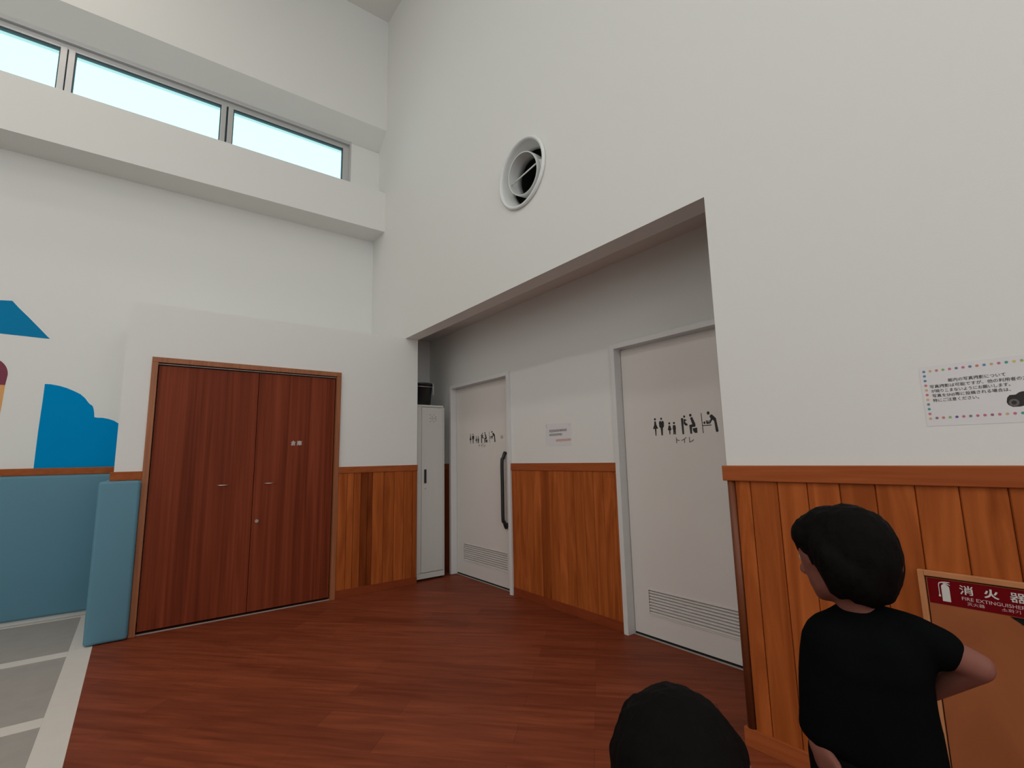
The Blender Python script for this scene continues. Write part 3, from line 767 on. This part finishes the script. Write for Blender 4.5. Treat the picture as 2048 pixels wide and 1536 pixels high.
for i in range(9): dots.setdefault(side[(i * 3) % 10], []).append((0.294, -0.0275 - 0.0160 * i))
for c_, pp in dots.items():
    adopt(obj('border_dots', join([shape_mesh([circ(a_, b2, 0.0042, 14)], 0.0003, FQ2) for a_, b2 in pp]), dm[c_]), pn)
camp = [(0.197, -0.128), (0.199, -0.120), (0.205, -0.113), (0.218, -0.113), (0.226, -0.107), (0.232, -0.105), (0.262, -0.105), (0.270, -0.110), (0.276, -0.118), (0.276, -0.140), (0.268, -0.146), (0.24, -0.146), (0.225, -0.150), (0.208, -0.150), (0.199, -0.143), (0.196, -0.135)]
cmo = adopt(shape('camera_drawing', [camp], 0.0004, FQ2, INK), pn)
FQ3 = frame_m((-0.0013, OY, OZ), (0, -1, 0), (0, 0, 1))
sub_adopt(shape('lens_drawing', [circ(0.212, -0.137, 0.0115, 28), circ(0.212, -0.137, 0.006, 20)], 0.0003, FQ3, INKG), cmo)

# ------------------------------------------------------------------ fire extinguisher box
EY0, EY1, EZ1, EZ0 = -4.041, -4.62, 0.806, 0.10
ex = empty('fire_extinguisher_box', (0, (EY0 + EY1) / 2, EZ0)); tag(ex, 'wooden fire extinguisher box on the right wall with a red sign', 'fire extinguisher box')
dpt = 0.032
bm = bmesh.new(); fwid = 0.017
bx(bm, -dpt, -0.014, EY0 - fwid, EY0, EZ0, EZ1); bx(bm, -dpt, -0.014, EY1, EY1 + fwid, EZ0, EZ1)
bx(bm, -dpt, -0.014, EY1 + fwid, EY0 - fwid, EZ1 - fwid, EZ1); bx(bm, -dpt, -0.014, EY1 + fwid, EY0 - fwid, EZ0, EZ0 + fwid)
adopt(obj('box_frame', bm, LTONE, bevel=0.002), ex)
adopt(box('gap', DARK, -0.016, -0.0135, EY1 + fwid, EY0 - fwid, EZ0 + fwid, EZ1 - fwid), ex)
FE = frame_m((-0.0165, 0, 0), (0, -1, 0), (0, 0, 1))
c0y, c0z = -4.315, 0.715
hole3 = [(4.249, 0.7045), (4.411, 0.7045), (4.404, 0.696), (4.352, 0.655), (4.338, 0.649), (4.322, 0.649), (4.308, 0.655), (4.256, 0.696)]
dl = adopt(shape('box_door', [[(-(EY0 - fwid - 0.004), EZ0 + fwid + 0.004), (-(EY1 + fwid + 0.004), EZ0 + fwid + 0.004), (-(EY1 + fwid + 0.004), EZ1 - fwid - 0.004), (-(EY0 - fwid - 0.004), EZ1 - fwid - 0.004)], hole3], 0.010, FE, PLY), ex)
FE2 = frame_m((-0.0267, 0, 0), (0, -1, 0), (0, 0, 1))
sg = sub_adopt(shape('sign_plate', [[(4.0645, 0.7835), (4.594, 0.7835), (4.594, 0.7065), (4.0645, 0.7065)]], 0.0006, FE2, RED), dl)
FE3 = frame_m((-0.0275, 0, 0), (0, -1, 0), (0, 0, 1))
# extinguisher icon
def ic(pts): return [(4.0895 + (x - 4.084) * 1.26, 0.7170 + (y - 0.722) * 1.27) for x, y in pts]
icon = [shape_mesh([ic(p)], 0.0004, FE3) for p in (
    [(4.091, 0.722), (4.107, 0.722), (4.107, 0.757), (4.104, 0.761), (4.101, 0.763), (4.101, 0.7665), (4.096, 0.7665), (4.096, 0.763), (4.0925, 0.761), (4.091, 0.757)],
    [(4.095, 0.765), (4.109, 0.768), (4.109, 0.7695), (4.0985, 0.7695), (4.092, 0.7685), (4.087, 0.766), (4.0855, 0.761), (4.0855, 0.738), (4.0842, 0.735), (4.0842, 0.732), (4.0882, 0.732), (4.0882, 0.735), (4.0870, 0.738), (4.0870, 0.760), (4.0885, 0.764), (4.093, 0.766)],
    [(4.1005, 0.7640), (4.109, 0.7615), (4.109, 0.7630), (4.102, 0.7660)])]
adopt(obj('extinguisher_symbol', join(icon), LETTER_W), ex)
rows = [('消', 4.1425, 0.7465, 0.033, 0.0275, 0.012), ('火', 4.199, 0.7465, 0.034, 0.0275, 0.03), ('器', 4.256, 0.7465, 0.034, 0.0275, 0.010)]
adopt(obj('lettering', join([text_mesh(s_, FE3, u_, v_, w_, h_, bold=b_) for s_, u_, v_, w_, h_, b_ in rows]), LETTER_W), ex)
adopt(obj('small_lettering', join([text_mesh('FIRE EXTINGUISHER', FE3, 4.146, 0.7295, 0.141, 0.0100, bold=0.004), text_mesh('灭火器', FE3, 4.157, 0.7155, 0.040, 0.0100, bold=0.002), text_mesh('소화기', FE3, 4.234, 0.7155, 0.040, 0.0100, bold=0.0)]), PINK_W), ex)

# ------------------------------------------------------------------ people
def ball_pts(c, r, n=10):
    c = Vector(c); r = r if isinstance(r, (tuple, list)) else (r, r, r)
    out = []
    for i in range(n + 1):
        th = math.pi * i / n
        for j in range(2 * n):
            ph = math.pi * j / n
            out.append(Vector((c.x + r[0] * math.sin(th) * math.cos(ph), c.y + r[1] * math.sin(th) * math.sin(ph), c.z + r[2] * math.cos(th))))
    return out
def hull(bm, balls, rot=None):
    vs = []
    for c, r in balls:
        for p in ball_pts(c, r):
            vs.append(bm.verts.new(p))
    res = bmesh.ops.convex_hull(bm, input=vs)
    dead = [g for g in res['geom_interior'] if isinstance(g, bmesh.types.BMVert)]
    bmesh.ops.delete(bm, geom=[v for v in dead if v.is_valid], context='VERTS')
def chain(bm, joints):
    for a, b_ in zip(joints, joints[1:]): hull(bm, [a, b_])
def sculpt(name, build, m, parent, voxel=0.006, smooth=6, disp=None):
    bm = bmesh.new(); build(bm)
    me = D.meshes.new('tmp'); bm.to_mesh(me); bm.free()
    o = D.objects.new('tmp', me); C.objects.link(o)
    r = o.modifiers.new('r', 'REMESH'); r.mode = 'VOXEL'; r.voxel_size = voxel
    s_ = o.modifiers.new('s', 'SMOOTH'); s_.iterations = smooth; s_.factor = 0.5
    dg = bpy.context.evaluated_depsgraph_get(); dg.update()
    res = D.meshes.new_from_object(o.evaluated_get(dg)); D.objects.remove(o); D.meshes.remove(me)
    if disp:
        for v in res.vertices:
            v.co = disp(v.co.copy(), v.normal.copy())
    return obj(name, res, m, parent, smooth=True)

def hand(bm, wrist, d, pal, L, th_side, curl):
    """palm, four bent fingers and a thumb; d = direction of the hand, pal = palm normal, L = hand length"""
    d = Vector(d).normalized(); pal = Vector(pal).normalized(); s_ = d.cross(pal).normalized() * th_side
    w0 = Vector(wrist); pw = L * 0.20
    hull(bm, [(w0, L * 0.13), (w0 + d * L * 0.46 + s_ * pw * 0.95, L * 0.075), (w0 + d * L * 0.46 - s_ * pw * 0.95, L * 0.07), (w0 + d * L * 0.10 + s_ * pw * 0.8, L * 0.09), (w0 + d * L * 0.10 - s_ * pw * 0.7, L * 0.08)])
    for k, (off, fl) in enumerate(((0.95, 0.44), (0.33, 0.50), (-0.31, 0.46), (-0.93, 0.36))):
        p = w0 + d * L * 0.48 + s_ * pw * off; dd = d.copy(); pts = [(p, L * 0.062)]
        for q in range(3):
            ang = math.radians(curl * (1 + 0.25 * q + 0.12 * k)); ax = d.cross(pal).normalized()
            dd = (Matrix.Rotation(-ang, 3, ax) @ dd); seg_ = L * fl * (0.45, 0.31, 0.24)[q]
            p = p + dd * seg_; pts.append((p, L * (0.056, 0.052, 0.045)[q]))
        chain(bm, pts)
    p = w0 + d * L * 0.10 + s_ * pw * 0.9
    t1 = (d * 0.55 + s_ * 0.75 + pal * 0.25).normalized(); t2 = (d * 0.85 + s_ * 0.35 + pal * 0.3).normalized()
    chain(bm, [(p, L * 0.085), (p + t1 * L * 0.20, L * 0.072), (p + t1 * L * 0.20 + t2 * L * 0.15, L * 0.06), (p + t1 * L * 0.20 + t2 * L * 0.26, L * 0.05)])

def head_parts(bm, c, R, s):
    """skull, jaw, nose, lips, ears; c = skull centre, R = 3x3 turn of the head (local +Y looks forward)"""
    def P(x, y, z): return Vector(c) + R @ Vector((x * s, y * s, z * s))
    hull(bm, [(P(0, -0.012, 0.020), s * 0.076), (P(0, 0.022, 0.012), s * 0.066), (P(0, -0.030, 0.0), s * 0.064)])
    hull(bm, [(P(0, 0.030, 0.0), s * 0.058), (P(0.020, 0.034, -0.045), s * 0.030), (P(-0.020, 0.034, -0.045), s * 0.030), (P(0, 0.062, -0.070), s * 0.017), (P(0, 0.0, -0.03), s * 0.055)])
    hull(bm, [(P(0, 0.084, -0.004), s * 0.006), (P(0, 0.097, -0.026), s * 0.009), (P(0.009, 0.088, -0.030), s * 0.007), (P(-0.009, 0.088, -0.030), s * 0.007)])
    hull(bm, [(P(0.013, 0.076, -0.050), s * 0.005), (P(-0.013, 0.076, -0.050), s * 0.005), (P(0, 0.083, -0.050), s * 0.006)])
    for q in (-1, 1):
        hull(bm, [(P(q * 0.072, -0.004, 0.012), s * 0.008), (P(q * 0.083, -0.014, 0.018), s * 0.008), (P(q * 0.081, -0.014, 0.0), s * 0.007), (P(q * 0.071, -0.002, -0.018), s * 0.007)])
    return P

def wisps(seed, amp, zfloor=None):
    def f(co, n):
        d = noise.noise(Vector((co.x * 55, co.y * 55, co.z * 16 + seed))) * amp + noise.noise(Vector((co.x * 130, co.y * 130, co.z * 30 + seed))) * amp * 0.5
        return co + n * d
    return f

def boy_by_wall():
    t = empty('person', (-0.9882, -4.1956, 0)); t.rotation_euler = (0, 0, math.atan2(-0.94231, 0.33474))
    tag(t, 'boy in a black T-shirt seen from behind, head turned left, elbow bent', 'person')
    # local: +X right in the picture, +Y away from the camera, Z up
    turn = math.radians(60)        # head turned to the left
    R = Matrix.Rotation(turn, 3, 'Z') @ Matrix.Rotation(math.radians(-6), 3, 'X')
    hc = (-0.008, 0.0, 0.990)
    shL, shR = Vector((-0.054, 0.004, 0.842)), Vector((0.082, -0.004, 0.862))
    elR, wrR = Vector((0.163, -0.004, 0.826)), Vector((0.082, 0.072, 0.735))
    elL, wrL = Vector((-0.086, 0.040, 0.722)), Vector((-0.088, -0.034, 0.650))
    def body(bm):
        head_parts(bm, hc, R, 0.98)
        chain(bm, [((-0.004, 0.0, 0.935), 0.034), ((0.0, 0.004, 0.885), 0.033), ((0.004, 0.004, 0.86), 0.045)])
        hull(bm, [(shL, 0.026), (shR, 0.026), ((0.004, 0.0, 0.80), 0.06), ((0.0, 0, 0.70), 0.058)])
        hull(bm, [((0.0, 0, 0.70), 0.06), ((-0.035, 0, 0.60), 0.056), ((0.035, 0, 0.60), 0.056), ((-0.03, 0, 0.54), 0.05), ((0.03, 0, 0.54), 0.05)])
        chain(bm, [(shR, 0.029), (elR, 0.0235), (wrR, 0.0175)])
        chain(bm, [(shL, 0.029), (elL, 0.0235), (wrL, 0.0165)])
        hand(bm, wrR + (wrR - elR).normalized() * 0.004, (-0.9, 0.15, -0.25), (-0.1, -0.95, -0.1), 0.105, -1, 16)
        hand(bm, wrL + (wrL - elL).normalized() * 0.004, (0.50, -0.72, -0.45), (0.6, 0.75, 0.1), 0.105, -1, 16)
        for q in (-1, 1):
            chain(bm, [((q * 0.045, 0, 0.54), 0.056), ((q * 0.052, 0.012, 0.30), 0.037), ((q * 0.054, -0.006, 0.20), 0.037), ((q * 0.055, -0.004, 0.062), 0.023)])
            hull(bm, [((q * 0.056, -0.010, 0.035), 0.024), ((q * 0.060, 0.070, 0.022), 0.018), ((q * 0.060, 0.100, 0.018), 0.014)])
    b = sculpt('body', body, SKIN, t, 0.0042, 5)
    P = lambda x, y, z: Vector(hc) + R @ Vector((x, y, z)) * 0.98
    for q in (-1, 1):
        bm = bmesh.new(); hull(bm, [(P(q * 0.029, 0.0700, 0.002), 0.0100)]); obj('eye', bm, EYEM, t, smooth=True)
        bm = bmesh.new(); hull(bm, [(P(q * 0.029, 0.0775, 0.002), 0.0042)]); obj('pupil', bm, BLACK, t, smooth=True)
    def hair(bm):
        hull(bm, [(P(0, -0.012, 0.024), 0.080), (P(0, 0.020, 0.034), 0.068), (P(0, -0.020, 0.010), 0.074)])
        hull(bm, [(P(0, -0.026, 0.0), 0.068), (P(0, -0.034, -0.045), 0.042), (P(-0.03, -0.03, -0.035), 0.042), (P(0.03, -0.03, -0.035), 0.042)])
        hull(bm, [(P(0, 0.058, 0.052), 0.036), (P(0.035, 0.048, 0.045), 0.032), (P(-0.035, 0.048, 0.045), 0.032)])
        for q in (-1, 1):
            hull(bm, [(P(q * 0.060, 0.004, 0.03), 0.027), (P(q * 0.060, -0.03, -0.02), 0.028), (P(q * 0.070, -0.004, 0.004), 0.020), (P(q * 0.080, -0.014, 0.012), 0.018), (P(q * 0.076, -0.010, -0.010), 0.018), (P(q * 0.060, -0.012, -0.045), 0.022)])
    sculpt('hair', hair, HAIR, t, 0.005, 5, wisps(3, 0.0035))
    def shirt(bm):
        hull(bm, [(shL, 0.038), (shR, 0.036), ((0.0, 0.004, 0.876), 0.040), ((-0.02, 0, 0.80), 0.074), ((0.03, 0, 0.80), 0.072)])
        hull(bm, [((-0.034, 0, 0.82), 0.070), ((0.030, 0, 0.82), 0.068), ((-0.046, 0.0, 0.715), 0.069), ((0.036, 0, 0.70), 0.066), ((-0.052, 0.0, 0.668), (0.071, 0.068, 0.034)), ((0.040, 0, 0.625), (0.070, 0.068, 0.034))])
        sl = shR + (elR - shR) * 0.40
        hull(bm, [(shR, 0.036), (sl, 0.036)])
        sl2 = shL + (elL - shL) * 0.68
        hull(bm, [(shL, 0.037), (sl2, 0.036)])
    def cloth(co, n):
        k = 0.0035 * noise.noise(Vector((co.x * 18 + co.z * 9, co.y * 18, co.z * 11)))
        return co + n * (k + 0.0)
    sh = sculpt('t_shirt', shirt, SHIRT, t, 0.005, 7, cloth)
    def pants(bm):
        hull(bm, [((-0.044, 0, 0.625), 0.066), ((0.044, 0, 0.61), 0.066), ((-0.04, 0, 0.53), 0.066), ((0.04, 0, 0.53), 0.066)])
        for q in (-1, 1): hull(bm, [((q * 0.045, 0, 0.54), 0.066), ((q * 0.056, 0.008, 0.34), 0.060)])
    sculpt('shorts', pants, PANTS, t, 0.006, 6)
    for q in (-1, 1):
        def shoe(bm, q=q):
            hull(bm, [((q * 0.056, -0.018, 0.032), 0.031), ((q * 0.060, 0.070, 0.026), 0.026), ((q * 0.061, 0.105, 0.022), 0.022), ((q * 0.055, -0.006, 0.055), 0.027)])
        sculpt('shoe', shoe, SHOE, t, 0.006, 4)
    return t
boy_by_wall()

def child_in_front():
    t = empty('person', (-1.5388, -4.1709, 0)); t.rotation_euler = (0, 0, math.atan2(-0.80577, 0.59222))
    tag(t, 'small child with black hair at the bottom edge, only the crown showing', 'person')
    R = Matrix.Rotation(math.radians(10), 3, 'Z')
    hc = (-0.002, 0.0, 0.797); s = 0.96
    def body(bm):
        head_parts(bm, hc, R, s)
        chain(bm, [((0, -0.01, 0.75), 0.032), ((0, -0.012, 0.70), 0.033)])
        hull(bm, [((-0.075, -0.01, 0.675), 0.024), ((0.075, -0.01, 0.675), 0.024), ((0, -0.005, 0.60), 0.058), ((0, 0, 0.52), 0.056)])
        hull(bm, [((0, 0, 0.54), 0.057), ((-0.03, 0, 0.43), 0.052), ((0.03, 0, 0.43), 0.052)])
        for q in (-1, 1):
            chain(bm, [((q * 0.082, -0.01, 0.675), 0.027), ((q * 0.100, -0.01, 0.55), 0.022), ((q * 0.098, 0.015, 0.455), 0.017)])
            hand(bm, (q * 0.098, 0.016, 0.45), (-q * 0.05, 0.12, -1), (-q, 0.1, 0), 0.095, q, 14)
            chain(bm, [((q * 0.042, 0, 0.43), 0.052), ((q * 0.048, 0.010, 0.24), 0.034), ((q * 0.05, -0.004, 0.055), 0.023)])
            hull(bm, [((q * 0.05, -0.010, 0.032), 0.022), ((q * 0.053, 0.085, 0.017), 0.013)])
    sculpt('body', body, SKIN, t, 0.0048, 5)
    P = lambda x, y, z: Vector(hc) + R @ Vector((x, y, z)) * s
    for q in (-1, 1):
        bm = bmesh.new(); hull(bm, [(P(q * 0.029, 0.0700, 0.002), 0.0100)]); obj('eye', bm, EYEM, t, smooth=True)
        bm = bmesh.new(); hull(bm, [(P(q * 0.029, 0.0775, 0.002), 0.0042)]); obj('pupil', bm, BLACK, t, smooth=True)
    def hair(bm):
        hull(bm, [(P(-0.004, -0.010, 0.022), 0.082), (P(0, 0.018, 0.022), 0.074), (P(0, -0.026, -0.004), 0.080)])
        hull(bm, [(P(0, -0.035, 0.0), 0.074), (P(-0.03, -0.04, -0.040), 0.050), (P(0.03, -0.04, -0.040), 0.050)])
        hull(bm, [(P(0, 0.056, 0.050), 0.036), (P(0.035, 0.046, 0.040), 0.034), (P(-0.035, 0.046, 0.040), 0.034)])
        for q in (-1, 1):
            hull(bm, [(P(q * 0.060, 0.0, 0.025), 0.030), (P(q * 0.062, -0.02, -0.03), 0.028)])
    sculpt('hair', hair, HAIR, t, 0.005, 6, wisps(9, 0.003))
    def shirt(bm):
        hull(bm, [((-0.078, -0.01, 0.672), 0.034), ((0.078, -0.01, 0.672), 0.034), ((0, -0.005, 0.60), 0.070), ((-0.03, 0, 0.45), 0.066), ((0.03, 0, 0.45), 0.066)])
        for q in (-1, 1): hull(bm, [((q * 0.080, -0.01, 0.672), 0.034), ((q * 0.095, -0.01, 0.60), 0.034)])
    sculpt('t_shirt', shirt, SHIRT, t, 0.006, 6)
    def pants(bm):
        hull(bm, [((-0.03, 0, 0.45), 0.060), ((0.03, 0, 0.45), 0.060), ((-0.03, 0, 0.41), 0.062), ((0.03, 0, 0.41), 0.062)])
        for q in (-1, 1): hull(bm, [((q * 0.042, 0, 0.42), 0.060), ((q * 0.048, 0.008, 0.27), 0.052)])
    sculpt('shorts', pants, PANTS, t, 0.007, 6)
    for q in (-1, 1):
        def shoe(bm, q=q):
            hull(bm, [((q * 0.050, -0.016, 0.029), 0.028), ((q * 0.054, 0.085, 0.020), 0.020), ((q * 0.05, -0.006, 0.050), 0.026)])
        sculpt('shoe', shoe, SHOE, t, 0.006, 4)
child_in_front()
